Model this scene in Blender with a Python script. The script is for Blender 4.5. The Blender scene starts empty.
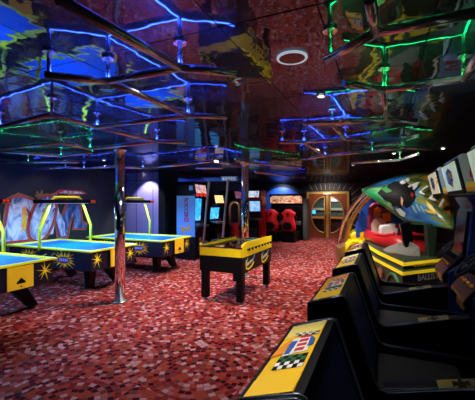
import bpy, bmesh, math, random
from mathutils import Vector, Matrix
random.seed(7)
S = bpy.context.scene
COL = S.collection
PI = math.pi
# ------------------------------------------------------------------ camera maths
F = 333.0; YAW = math.radians(23.6); CZ = 1.6; HOR = 202.0
cs, sn = math.cos(YAW), math.sin(YAW)
def W(x, d, z):                       # camera-right, camera-depth -> room
    return Vector((cs*x - sn*d, sn*x + cs*d, z))
def at(px, py, d):                    # photograph point at a depth
    return W((px-237.5)/F*d, d, CZ - (py-HOR)/F*d)
def atz(px, py, z):                   # photograph point at a height
    d = F*(CZ-z)/(py-HOR)
    return W((px-237.5)/F*d, d, z)
# ------------------------------------------------------------------ materials
def mat(name, col=(.5,.5,.5), rough=.5, metal=0., em=None, es=0., spec=.5, coat=0., var=0., vscale=8.):
    m = bpy.data.materials.new(name); m.use_nodes = True
    nt = m.node_tree; b = nt.nodes['Principled BSDF']
    b.inputs['Base Color'].default_value = (*col, 1)
    b.inputs['Roughness'].default_value = rough
    b.inputs['Metallic'].default_value = metal
    b.inputs['Specular IOR Level'].default_value = spec
    b.inputs['Coat Weight'].default_value = coat
    if em:
        b.inputs['Emission Color'].default_value = (*em, 1)
        b.inputs['Emission Strength'].default_value = es
    if var:
        tc = nt.nodes.new('ShaderNodeTexCoord'); n = nt.nodes.new('ShaderNodeTexNoise')
        n.inputs['Scale'].default_value = vscale; n.inputs['Detail'].default_value = 3
        nt.links.new(tc.outputs['Object'], n.inputs['Vector'])
        mx = nt.nodes.new('ShaderNodeMix'); mx.data_type = 'RGBA'
        mx.inputs[6].default_value = (*[c*(1-var) for c in col], 1)
        mx.inputs[7].default_value = (*[min(1, c*(1+var)) for c in col], 1)
        nt.links.new(n.outputs['Fac'], mx.inputs[0]); nt.links.new(mx.outputs[2], b.inputs['Base Color'])
    return m
def art(name, stops, scale=4., es=0., rough=.35, detail=3., dist=1.2, kind='noise', interp='LINEAR', stretch=(1,1,1)):
    """printed or glowing artwork: noise through a colour ramp"""
    m = bpy.data.materials.new(name); m.use_nodes = True
    nt = m.node_tree; b = nt.nodes['Principled BSDF']; L = nt.links.new
    tc = nt.nodes.new('ShaderNodeTexCoord'); mp = nt.nodes.new('ShaderNodeMapping')
    mp.inputs['Scale'].default_value = stretch
    L(tc.outputs['Object'], mp.inputs['Vector'])
    if kind == 'noise':
        n = nt.nodes.new('ShaderNodeTexNoise'); n.inputs['Scale'].default_value = scale
        n.inputs['Detail'].default_value = detail; n.inputs['Distortion'].default_value = dist
        out = n.outputs['Fac']
    else:
        n = nt.nodes.new('ShaderNodeTexVoronoi'); n.inputs['Scale'].default_value = scale
        out = n.outputs['Distance']
    L(mp.outputs['Vector'], n.inputs['Vector'])
    r = nt.nodes.new('ShaderNodeValToRGB'); r.color_ramp.interpolation = interp
    els = r.color_ramp.elements
    for i, (p, c) in enumerate(stops):
        e = els[i] if i < 2 else els.new(p)
        e.position = p; e.color = (*c, 1)
    L(out, r.inputs['Fac']); L(r.outputs['Color'], b.inputs['Base Color'])
    b.inputs['Roughness'].default_value = rough
    if es:
        L(r.outputs['Color'], b.inputs['Emission Color']); b.inputs['Emission Strength'].default_value = es
    return m
M = dict(
 black=mat('black_laminate', (.003,.003,.0045), .45, var=.3, spec=.2),
 blackm=mat('black_matt', (.005,.005,.006), .7, spec=.2),
 blackg=mat('black_gloss', (.003,.003,.005), .22, spec=.3),
 rubber=mat('dark_rubber', (.010,.011,.012), .55, spec=.3),
 navy=mat('navy_vinyl', (.012,.018,.08), .4, var=.2, spec=.3),
 chrome=mat('chrome', (.88,.88,.90), .07, 1.),
 pipe=mat('pipe_chrome', (.85,.82,.80), .2, .75),
 steel=mat('brushed_steel', (.45,.45,.47), .3, 1.),
 yellow=mat('yellow_paint', (.95,.70,.01), .35, var=.08),
 lime=mat('lime_yellow_tube', (.85,.82,.02), .35),
 amber=mat('amber_paint', (.93,.55,.02), .4, var=.15, vscale=3),
 orange=mat('orange_paint', (.85,.28,.02), .4),
 red=mat('red_paint', (.55,.012,.015), .3),
 redseat=mat('red_vinyl', (.72,.012,.02), .38),
 redlamp=mat('red_lamp', (.6,.02,.02), .3, em=(1,.03,.02), es=.7),
 white=mat('white_paint', (.82,.82,.8), .4),
 cream=mat('cream_paint', (.78,.74,.6), .45),
 grey=mat('grey_paint', (.30,.34,.32), .5, var=.15),
 dgrey=mat('dark_grey', (.06,.065,.07), .5),
 blue=mat('blue_paint', (.02,.10,.55), .45, var=.15, vscale=2),
 blueink=mat('blue_ink', (.03,.10,.42), .4),
 paleblue=mat('pale_blue_panel', (.13,.33,.74), .45, var=.06, vscale=2),
 playblue=mat('blue_playfield', (.0,.12,.85), .4, spec=.12, var=.1, vscale=2),
 green=mat('green_paint', (.03,.16,.05), .45, var=.3),
 pitch=mat('pitch_green', (.03,.16,.07), .4, var=.3),
 dkgreen=mat('dark_green_shell', (.03,.05,.03), .45, var=.3),
 wine=mat('wine_ink', (.22,.01,.06), .5),
 gold=mat('gold_trim', (.62,.40,.10), .4, .35),
 brass=mat('brass', (.75,.55,.25), .35, .35),
 wood=mat('red_brown_wood', (.26,.06,.025), .35, var=.45, vscale=5),
 bronze=mat('bronze_tube', (.42,.26,.12), .3, .6),
 skin=mat('tan_print', (.55,.33,.18), .6),
 glass=mat('dark_mirror_glass', (.30,.36,.36), .03, 1.),
 lampface=mat('lamp_glow', (1,.9,.7), .4, em=(1,.82,.55), es=30.),
 ring_addglow=mat('ring_added_glow',(.7,.72,.75),.35,em=(.8,.88,1.),es=.45),  # white ring of an unlit fitting, emission added to brighten it
 offlamp=mat('unlit_lamp', (.02,.02,.02), .2),
 ringwhite=mat('lamp_ring', (.7,.72,.75), .35),
 ledblue=mat('blue_rope_light', (.1,.2,.9), .4, em=(.03,.09,1.), es=60.),
 ledgreen=mat('green_rope_light', (.1,.8,.3), .4, em=(.005,1.,.20), es=14.),
 hotlamp=mat('counter_lamp', (1,.9,.9), .4, em=(.4,.55,1.), es=.4),
)
M['screen'] = art('cyan_screen', [(.3,(.01,.16,.55)),(.5,(.02,.36,.9)),(.7,(.25,.7,1.))], 5, es=1.5)
M['screen2'] = art('pale_blue_screen', [(.3,(.08,.3,.8)),(.55,(.3,.6,.95)),(.75,(.8,.9,1.))], 4, es=1.0)
M['screend'] = art('dim_screen', [(.3,(.005,.02,.08)),(.55,(.02,.12,.3)),(.75,(.1,.3,.45))], 5, es=.3)
M['marq_hot'] = art('hot_marquee', [(.25,(.25,.02,.02)),(.42,(.9,.25,.08)),(.5,(1.,.85,.7)),(.6,(.15,.1,.5)),(.75,(.9,.6,.1))], 9, es=.9)
M['marq_amber'] = art('amber_marquee', [(.3,(.6,.2,.03)),(.5,(1.,.6,.22)),(.7,(1.,.9,.6))], 5, es=1.1)
M['marq_pink'] = art('pink_marquee', [(.3,(.1,.05,.2)),(.5,(.6,.12,.35)),(.7,(.5,.5,.6))], 12, es=.3)
M['marq_white'] = art('white_blue_marquee', [(.3,(.05,.1,.4)),(.45,(.6,.7,.9)),(.7,(.9,.95,1.))], 9, es=.9)
M['banner'] = art('racing_banner', [(.3,(.15,.02,.01)),(.42,(.8,.25,.08)),(.55,(1.,.7,.5)),(.68,(.3,.15,.12))], 3.2, es=.8, stretch=(1,1,2.5))
M['marq_pale'] = art('pale_marquee', [(.3,(.30,.42,.33)),(.55,(.5,.62,.5)),(.75,(.62,.72,.58))], 3, es=.55)
M['marq_cream'] = art('cream_marquee', [(.35,(.7,.35,.06)),(.45,(.75,.72,.5)),(.75,(.85,.85,.6))], 8, es=.5)
M['pcb'] = art('mixed_clutter_print', [(.3,(.01,.01,.02)),(.48,(.18,.04,.03)),(.56,(.02,.02,.03)),(.68,(.4,.3,.2))], 14, detail=2)
# graffiti fills
M['g_white'] = art('graffiti_white', [(.3,(.05,.08,.17)),(.44,(.28,.32,.42)),(.6,(.72,.73,.78))], 5.5, stretch=(1,1,.5))
M['g_blue'] = art('graffiti_blue', [(.3,(.005,.015,.05)),(.5,(.03,.08,.2)),(.7,(.22,.32,.5))], 5, stretch=(1,1,.5))
M['g_red'] = mat('graffiti_red', (.5,.015,.012), .55, var=.2)
M['g_orange'] = art('graffiti_orange', [(.35,(.8,.12,.01)),(.6,(.95,.55,.03))], 4)
M['g_tan'] = mat('graffiti_tan', (.24,.12,.025), .6, var=.4)

def carpet():
    m = bpy.data.materials.new('mosaic_carpet'); m.use_nodes = True
    nt = m.node_tree; b = nt.nodes['Principled BSDF']; L = nt.links.new; N = nt.nodes.new
    def math_(op, a, c=None):
        n = N('ShaderNodeMath'); n.operation = op
        for i, v in enumerate((a, c)):
            if v is None: continue
            if hasattr(v, 'links'): L(v, n.inputs[i])
            else: n.inputs[i].default_value = v
        return n.outputs[0]
    tc = N('ShaderNodeTexCoord'); P = tc.outputs['Object']
    vo = N('ShaderNodeTexVoronoi'); vo.voronoi_dimensions = '2D'
    vo.inputs['Scale'].default_value = 1/.85; vo.inputs['Randomness'].default_value = .35
    L(P, vo.inputs['Vector'])
    sub = N('ShaderNodeVectorMath'); sub.operation = 'SUBTRACT'
    L(P, sub.inputs[0]); L(vo.outputs['Position'], sub.inputs[1])
    sx = N('ShaderNodeSeparateXYZ'); L(sub.outputs[0], sx.inputs[0])
    x, y = sx.outputs[0], sx.outputs[1]
    r = math_('SQRT', math_('ADD', math_('MULTIPLY', x, x), math_('MULTIPLY', y, y)))
    th = math_('ADD', math_('DIVIDE', math_('ARCTAN2', y, x), 2*PI), .5)
    rr = math_('DIVIDE', r, .052)
    ring = math_('FLOOR', rr); fr = math_('FRACT', rr)
    nseg = math_('FLOOR', math_('ADD', math_('MULTIPLY', ring, 5.2), 5.))
    aa = math_('MULTIPLY', th, nseg)
    ai = math_('FLOOR', aa); fa = math_('FRACT', aa)
    cmb = N('ShaderNodeCombineXYZ'); L(ring, cmb.inputs[0]); L(ai, cmb.inputs[1])
    sp = N('ShaderNodeSeparateXYZ'); L(vo.outputs['Position'], sp.inputs[0])
    L(math_('ADD', math_('MULTIPLY', sp.outputs[0], 7.31), math_('MULTIPLY', sp.outputs[1], 3.77)), cmb.inputs[2])
    wn = N('ShaderNodeTexWhiteNoise'); wn.noise_dimensions = '3D'; L(cmb.outputs[0], wn.inputs['Vector'])
    rp = N('ShaderNodeValToRGB'); rp.color_ramp.interpolation = 'CONSTANT'
    stops = [(0,(.022,.003,.006)),(.24,(.17,.016,.014)),(.42,(.30,.055,.026)),(.62,(.11,.045,.030)),(.75,(.34,.11,.11)),(.87,(.46,.27,.29))]
    for i,(p,c) in enumerate(stops):
        e = rp.color_ramp.elements[i] if i < 2 else rp.color_ramp.elements.new(p)
        e.position = p; e.color = (*c,1)
    L(wn.outputs['Value'], rp.inputs['Fac'])
    g1 = math_('LESS_THAN', fr, .12); g2 = math_('LESS_THAN', fa, .10)
    g = math_('MAXIMUM', g1, g2)
    mx = N('ShaderNodeMix'); mx.data_type = 'RGBA'; mx.inputs[7].default_value = (.48,.010,.018,1)
    L(g, mx.inputs[0]); L(rp.outputs['Color'], mx.inputs[6])
    nz = N('ShaderNodeTexNoise'); nz.inputs['Scale'].default_value = 160; L(P, nz.inputs['Vector'])
    bp = N('ShaderNodeBump'); bp.inputs['Strength'].default_value = .35; bp.inputs['Distance'].default_value = .004
    L(nz.outputs['Fac'], bp.inputs['Height']); L(bp.outputs[0], b.inputs['Normal'])
    L(mx.outputs[2], b.inputs['Base Color']); b.inputs['Roughness'].default_value = .95
    b.inputs['Specular IOR Level'].default_value = .15
    return m
def mirror():
    m = bpy.data.materials.new('dark_mirror_ceiling'); m.use_nodes = True
    nt = m.node_tree; L = nt.links.new; N = nt.nodes.new
    nt.nodes.remove(nt.nodes['Principled BSDF']); out = nt.nodes['Material Output']
    tc = N('ShaderNodeTexCoord')
    n1 = N('ShaderNodeTexNoise'); n1.inputs['Scale'].default_value = 3.0; n1.inputs['Detail'].default_value = 2.6
    L(tc.outputs['Object'], n1.inputs['Vector'])
    bp = N('ShaderNodeBump'); bp.inputs['Strength'].default_value = 1.; bp.inputs['Distance'].default_value = .0055
    L(n1.outputs['Fac'], bp.inputs['Height'])
    g = N('ShaderNodeBsdfGlossy'); g.inputs['Color'].default_value = (.135,.155,.195,1); g.inputs['Roughness'].default_value = .03
    L(bp.outputs[0], g.inputs['Normal'])
    d = N('ShaderNodeBsdfDiffuse'); d.inputs['Color'].default_value = (.05,.05,.06,1)
    gh = N('ShaderNodeBsdfGlossy'); gh.inputs['Color'].default_value = (.035,.04,.055,1); gh.inputs['Roughness'].default_value = .38
    ad = N('ShaderNodeAddShader'); L(g.outputs[0], ad.inputs[0]); L(gh.outputs[0], ad.inputs[1])
    mx = N('ShaderNodeMixShader'); mx.inputs[0].default_value = .15
    L(ad.outputs[0], mx.inputs[1]); L(d.outputs[0], mx.inputs[2]); L(mx.outputs[0], out.inputs['Surface'])
    return m
glasspane=bpy.data.materials.new('clear_cover'); glasspane.use_nodes=True
_nt=glasspane.node_tree; _nt.nodes.remove(_nt.nodes['Principled BSDF'])
_a=_nt.nodes.new('ShaderNodeBsdfTransparent'); _b=_nt.nodes.new('ShaderNodeBsdfGlossy'); _b.inputs['Roughness'].default_value=.05
_m=_nt.nodes.new('ShaderNodeMixShader'); _f=_nt.nodes.new('ShaderNodeFresnel'); _f.inputs[0].default_value=1.45
_nt.links.new(_f.outputs[0],_m.inputs[0]); _nt.links.new(_a.outputs[0],_m.inputs[1]); _nt.links.new(_b.outputs[0],_m.inputs[2]); _nt.links.new(_m.outputs[0],_nt.nodes['Material Output'].inputs['Surface'])
M['carpet'] = carpet(); M['mirror'] = mirror()
M['lobbyrail'] = mat('lobby_rail',(.35,.45,.36),.5)
M['lobbywall'] = mat('lobby_wall',(.05,.09,.085),.7,var=.5,vscale=2.5)
M['wall_dark'] = mat('dark_wall', (.008,.008,.011), .6, var=.3, vscale=2)
M['wall_grey'] = mat('mottled_dark_wall', (.012,.011,.009), .8, var=.6, vscale=3)
M['wall_purple'] = mat('slate_violet_wall', (.17,.15,.36), .6, var=.1, vscale=1.5)
M['wall_navy'] = mat('navy_wall', (.010,.012,.035), .6, var=.3, vscale=2)

# ------------------------------------------------------------------ mesh builder
def woff(p):
    while p is not None and p.parent is not None: p=p.parent
    return p.location.copy() if p is not None and p.get('_w') else Vector((0,0,0))
class MB:
    def __init__(s): s.v=[]; s.f=[]; s.m=[]; s.s=[]
    def face(s, idx, mi=0, sm=False): s.f.append(tuple(idx)); s.m.append(mi); s.s.append(sm)
    def poly(s, pts, mi=0):
        k=len(s.v); s.v += [Vector(p) for p in pts]; s.face(range(k,k+len(pts)), mi); return s
    def prism(s, pts, vec, mi=0):
        n=len(pts); k=len(s.v); vec=Vector(vec)
        s.v += [Vector(p) for p in pts] + [Vector(p)+vec for p in pts]
        s.face(range(k,k+n), mi); s.face([k+n+i for i in reversed(range(n))], mi)
        for i in range(n):
            j=(i+1)%n; s.face((k+i,k+n+i,k+n+j,k+j), mi)
        return s
    def box(s, x0,x1,y0,y1,z0,z1, mi=0):
        return s.prism([(x0,y0,z0),(x1,y0,z0),(x1,y1,z0),(x0,y1,z0)], (0,0,z1-z0), mi)
    def loft(s, rings, mi=0, sm=True, cap=True, closed=True):
        n=len(rings[0]); k=len(s.v)
        for r in rings: s.v += [Vector(p) for p in r]
        for a in range(len(rings)-1):
            for i in range(n if closed else n-1):
                j=(i+1)%n; s.face((k+a*n+i,k+a*n+j,k+(a+1)*n+j,k+(a+1)*n+i), mi, sm)
        if cap and closed:
            s.face([k+i for i in reversed(range(n))], mi); e=k+(len(rings)-1)*n; s.face([e+i for i in range(n)], mi)
        return s
    def tube(s, path, r, seg=10, mi=0, loop=False):
        P=[Vector(p) for p in path]; n=len(P); rings=[]; up=None
        for i,p in enumerate(P):
            a=P[(i-1)%n] if (loop or i) else p; b=P[(i+1)%n] if (loop or i<n-1) else p
            t=(b-a).normalized()
            if up is None:
                up = Vector((0,0,1)) if abs(t.z)<.9 else Vector((1,0,0))
            e=t.cross(up).normalized(); up=e.cross(t).normalized()
            rad = r[i] if isinstance(r,(list,tuple)) else r
            rings.append([p+e*math.cos(q)*rad+up*math.sin(q)*rad for q in [2*PI*k/seg for k in range(seg)]])
        if loop: rings.append(rings[0])
        return s.loft(rings, mi, True, not loop)
    def lathe(s, prof, c=(0,0,0), seg=24, mi=0):
        c=Vector(c)
        return s.loft([[c+Vector((r*math.cos(2*PI*k/seg), r*math.sin(2*PI*k/seg), z)) for k in range(seg)] for r,z in prof], mi)
    def disc(s, c, ex, ey, rx, ry, th, mi=0, seg=28, a0=0, a1=2*PI):
        c=Vector(c); ex=Vector(ex).normalized(); ey=Vector(ey).normalized(); nz=ex.cross(ey)
        full = abs(a1-a0-2*PI)<1e-6
        pts=[c+ex*rx*math.cos(a0+(a1-a0)*k/seg)+ey*ry*math.sin(a0+(a1-a0)*k/seg) for k in range(seg if full else seg+1)]
        return s.prism(pts, nz*th, mi)
    def ball(s, c, rx, ry, rz, seg=16, rows=8, mi=0):
        c=Vector(c)
        return s.loft([[c+Vector((rx*math.sin(t)*math.cos(2*PI*k/seg), ry*math.sin(t)*math.sin(2*PI*k/seg), rz*math.cos(t))) for k in range(seg)] for t in [.02+(PI-.04)*i/rows for i in range(rows+1)]], mi)
    def build(s, name, mats, parent=None, bevel=0., base=None, seg=2):
        me=bpy.data.meshes.new(name)
        off = Vector(base) if base is not None else woff(parent)
        me.from_pydata([tuple(p-off) for p in s.v], [], s.f)
        if not isinstance(mats,(list,tuple)): mats=[mats]
        for m in mats: me.materials.append(M[m] if isinstance(m,str) else m)
        me.polygons.foreach_set('material_index', s.m); me.polygons.foreach_set('use_smooth', s.s)
        bm=bmesh.new(); bm.from_mesh(me); bmesh.ops.recalc_face_normals(bm, faces=bm.faces[:]); bm.to_mesh(me); bm.free()
        me.update()
        o=bpy.data.objects.new(name, me); COL.objects.link(o)
        if parent is not None: o.parent=parent
        elif base is not None: o.location=off
        if bevel:
            md=o.modifiers.new('bevel','BEVEL'); md.width=bevel; md.segments=seg; md.limit_method='ANGLE'; md.angle_limit=math.radians(40)
        return o
def root(name, loc=(0,0,0), rz=0., label=None, cat=None, group=None, world=False):
    o=bpy.data.objects.new(name,None); COL.objects.link(o); o.location=loc; o.rotation_euler=(0,0,rz); o.empty_display_size=.1
    if world: o['_w']=1
    tag(o,label,cat,group); return o
def tag(o,label=None,cat=None,group=None,kind=None):
    if label: o['label']=label
    if cat: o['category']=cat
    if group: o['group']=group
    if kind: o['kind']=kind
    return o
def dup(r, loc, label, rz=None):
    c=r.copy(); COL.objects.link(c); c.location=loc; c['label']=label
    if rz is not None: c.rotation_euler=(0,0,rz)
    for ch in list(r.children):
        d=ch.copy(); COL.objects.link(d); d.parent=c
        for g in list(ch.children):
            e=g.copy(); COL.objects.link(e); e.parent=d
    return c
def text_mesh(name, body, m, o, ex, ey, size, parent=None, depth=.003, shear=0., align='CENTER', space=1.0, bold=0.):
    """letters as a mesh: o origin, ex reading direction, ey up"""
    cu=bpy.data.curves.new(name,'FONT'); cu.body=body; cu.size=size; cu.extrude=depth/2; cu.shear=shear; cu.align_x=align; cu.align_y='CENTER'
    cu.space_character=space; cu.offset=bold*size; cu.resolution_u=3
    t=bpy.data.objects.new(name,cu); COL.objects.link(t)
    dg=bpy.context.evaluated_depsgraph_get(); dg.update()
    me=bpy.data.meshes.new_from_object(t.evaluated_get(dg))
    bpy.data.objects.remove(t); bpy.data.curves.remove(cu)
    ex=Vector(ex).normalized(); ey=Vector(ey).normalized(); ez=ex.cross(ey).normalized()
    mt=Matrix((( ex.x,ey.x,ez.x,o[0]),(ex.y,ey.y,ez.y,o[1]),(ex.z,ey.z,ez.z,o[2]),(0,0,0,1)))
    me.transform(mt)
    me.transform(Matrix.Translation(-woff(parent)))
    me.materials.clear(); me.materials.append(M[m]); me.name=name
    ob=bpy.data.objects.new(name,me); COL.objects.link(ob)
    if parent is not None: ob.parent=parent
    return ob
def frame2d(o, ex, ey):
    o=Vector(o); ex=Vector(ex).normalized(); ey=Vector(ey).normalized(); n=ex.cross(ey)
    return lambda x,y,h=0.: o+ex*x+ey*y+n*h

# ------------------------------------------------------------------ room shell
CH=2.45
UL,UR,VB,VF = -7.0, 1.75, 15.2, -2.2
def struct(mb,name,m,**k):
    o=mb.build(name,m,**k); tag(o,kind='structure'); return o
struct(MB().box(UL-.1,UR+.1,VF,VB+.1,-.1,0),'floor','carpet')
cm=MB(); rnd=random.Random(3)
xs=[UL-.05]; x=-.26-.47*15
xs=[-.26+.47*i for i in range(-14,5)]
ys=[VF+.05+1.2*i for i in range(0,15)]; ys[-1]=VB
for i in range(len(xs)-1):
    for j in range(len(ys)-1):
        x0,x1,y0,y1=xs[i],xs[i+1],ys[j],ys[j+1]
        x0=max(x0,UL); x1=min(x1,UR)
        tx,ty=rnd.gauss(0,.0022),rnd.gauss(0,.0022); g=.003
        xc,yc=(x0+x1)/2,(y0+y1)/2
        z=lambda a,b_: CH+(a-xc)*tx+(b_-yc)*ty
        cm.poly([(x0+g,y0+g,z(x0,y0)),(x0+g,y1-g,z(x0,y1)),(x1-g,y1-g,z(x1,y1)),(x1-g,y0+g,z(x1,y0))])
cm.box(UL-.1,UR+.1,VF,VB+.1,CH+.02,CH+.1,1)
struct(cm,'ceiling',['mirror','blackm'])
struct(MB().box(UL-.1,UL,VF,7.9,0,CH+.02),'wall_left','wall_grey')
struct(MB().box(UR,UR+.1,VF,VB,0,CH+.02),'wall_right','wall_dark')
struct(MB().box(UL-.1,-3.1,VB,VB+.1,0,CH+.02).box(-1.42,UR+.1,VB,VB+.1,0,CH+.02).box(-3.1,-1.42,VB,VB+.1,2.0,CH+.02),'wall_back','wall_navy')
lb=MB().box(-4.0,-.5,17.4,17.5,0,CH).box(-4.1,-4.0,VB+.1,17.5,0,CH).box(-.5,-.4,VB+.1,17.5,0,CH).box(-4.1,-.4,VB+.1,17.5,CH,CH+.1)
struct(lb,'wall_lobby','lobbywall'); struct(MB().box(-4.1,-.4,VB+.1,17.5,-.1,0),'floor_lobby','carpet')
tb_=MB().box(-3.9,-.6,16.6,17.1,.78,.86); ct=root('lobby_counter',(-2.25,16.85,0),0,'orange-topped counter seen through the oval glass of the double door','counter',world=True)
tb_.build('counter_top','orange',ct); MB().box(-3.8,-.7,16.7,17.05,0,.78).build('counter_base','blackm',ct); MB().box(-3.9,-.6,17.30,17.39,1.18,1.30).build('pale_rail','lobbyrail',ct); MB().box(-2.6,-1.2,17.30,17.39,1.62,1.85).build('light_box','hotlamp',ct); MB().box(-3.7,-3.2,17.30,17.39,1.0,1.18).build('light_box','screen',ct)
# violet wall behind the third hockey table, returning along the machine alcove
aw=MB().box(UL,-5.62,7.75,7.9,0,CH+.02)
struct(aw,'wall_alcove','wall_purple')
pn=MB()
for xx in (-6.62,-6.02): pn.box(xx-.008,xx+.008,7.748,7.752,0,CH)
pn.box(UL,-5.62,7.748,7.752,2.22,2.235)
struct(pn,'trim_1','blackm')
struct(MB().box(-5.72,-5.5,7.6,7.92,0,CH),'trim_2','black')
struct(MB().box(-5.72,-5.62,7.9,VB,0,CH+.02),'wall_machine','wall_dark')
struct(MB().box(UL,-5.62,7.72,7.75,0,.12).box(-6.99,-6.97,VF,7.72,0,.12),'baseboard_left','blackm')

# ------------------------------------------------------------------ double door with a split oval window, sunburst
D0=-2.26; DW=.93; DHt=2.06
door=root('door_1',(D0,VB,0)); tag(door,kind='structure')
fr=MB().box(-DW,-DW+.1,-.1,0,0,DHt).box(DW-.1,DW,-.1,0,0,DHt).box(-DW+.1,DW-.1,-.1,0,DHt-.11,DHt)
fr.build('door_frame','gold',door,bevel=.01)
for sgn in (-1,1):
    x0,x1=(-DW+.1,-.005) if sgn<0 else (.005,DW-.1)
    ax=sgn*.125; a0,a1=(-PI/2,PI/2) if sgn>0 else (PI/2,3*PI/2)
    # leaf with a real half-oval opening: ring of quads between the oval and the leaf outline
    ov=[(ax+.58*math.cos(a0+(a1-a0)*k/24),1.03+.80*math.sin(a0+(a1-a0)*k/24)) for k in range(25)]
    ztop,zbot=DHt-.11,.02; xo=x1 if sgn>0 else x0; xi=x0 if sgn>0 else x1
    lm=MB()
    def outer(k):
        q=k/24
        if sgn<0: q=1-q
        # q 0 bottom .. 1 top along the outer edge
        if q<.25: return (ax+(xo-ax)*q/.25,zbot)
        if q>.75: return (ax+(xo-ax)*(1-q)/.25,ztop)
        return (xo,zbot+(ztop-zbot)*(q-.25)/.5)
    for k in range(24):
        lm.prism([(p_[0],-.07,p_[1]) for p_ in (ov[k],ov[k+1],outer(k+1),outer(k))],(0,.05,0))
    lm.box(min(xi,ax),max(xi,ax),-.07,-.02,zbot,ztop)
    leaf=lm.build('door_leaf','wood',door)
    MB().disc((ax,-.045,1.03),(1,0,0),(0,0,1),.575,.795,-.006,a0=a0,a1=a1).build('oval_pane',glasspane,leaf)
    pts=[(ax+.58*math.cos(a0+(a1-a0)*k/24),-.08,1.03+.80*math.sin(a0+(a1-a0)*k/24)) for k in range(25)]
    MB().tube(pts,.028,8).tube([pts[-1],pts[0]],.024,8).build('pane_rim','gold',leaf)
    MB().box(sgn*.006 if sgn>0 else -.05,.05 if sgn>0 else -.006,-.085,-.07,.02,DHt-.11).build('stile','gold',leaf)
    MB().tube([(sgn*.05,-.09,.95),(sgn*.05,-.13,.97),(sgn*.05,-.13,1.13),(sgn*.05,-.09,1.15)],.012,8).build('pull_handle','brass',leaf)
MB().box(-.16,.16,-.125,-.1,DHt-.13,DHt-.06).build('door_closer','lampface' if 0 else 'ringwhite',door)
sb=root('sunburst_ornament',(D0,VB,1.05),0,'gold sunburst of thin rays on the dark wall around the double door','wall ornament')
for k in range(26):
    a=math.radians(-22+224*k/25)
    c_,s_=math.cos(a),math.sin(a)
    # start on the frame outline
    t=min(abs((DW+.05)/c_) if abs(c_)>1e-6 else 9, (1.06/s_) if s_>.05 else 9)
    t0=t+.03; t1=t0+.42+.16*max(0,s_)
    p0=Vector((c_*t0,-.022,s_*t0)); p1=Vector((c_*t1,-.022,s_*t1))
    if 1.05+p1.z>CH-.02: p1*= (CH-.03-1.05)/p1.z; p1.y=-.022
    if D0+p1.x<-3.3: continue
    MB().tube([p0,p1],[.013,.008],6).build('ray','brass',sb)

# blue half-round feature panel on the back wall
bp_=MB().disc((-4.35,VB-.035,1.15),(1,0,0),(0,0,1),1.22,1.13,.03,a0=0,a1=PI,seg=40)
bp_.prism([(-5.57,VB-.005,0),(-3.35,VB-.005,0),(-3.35,VB-.005,1.15),(-5.57,VB-.005,1.15)],(0,-.03,0))
tag(bp_.build('arched_panel','blue',base=(-4.35,VB,0)),'large blue round-topped panel on the back wall behind the red racing seats','wall panel')

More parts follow.
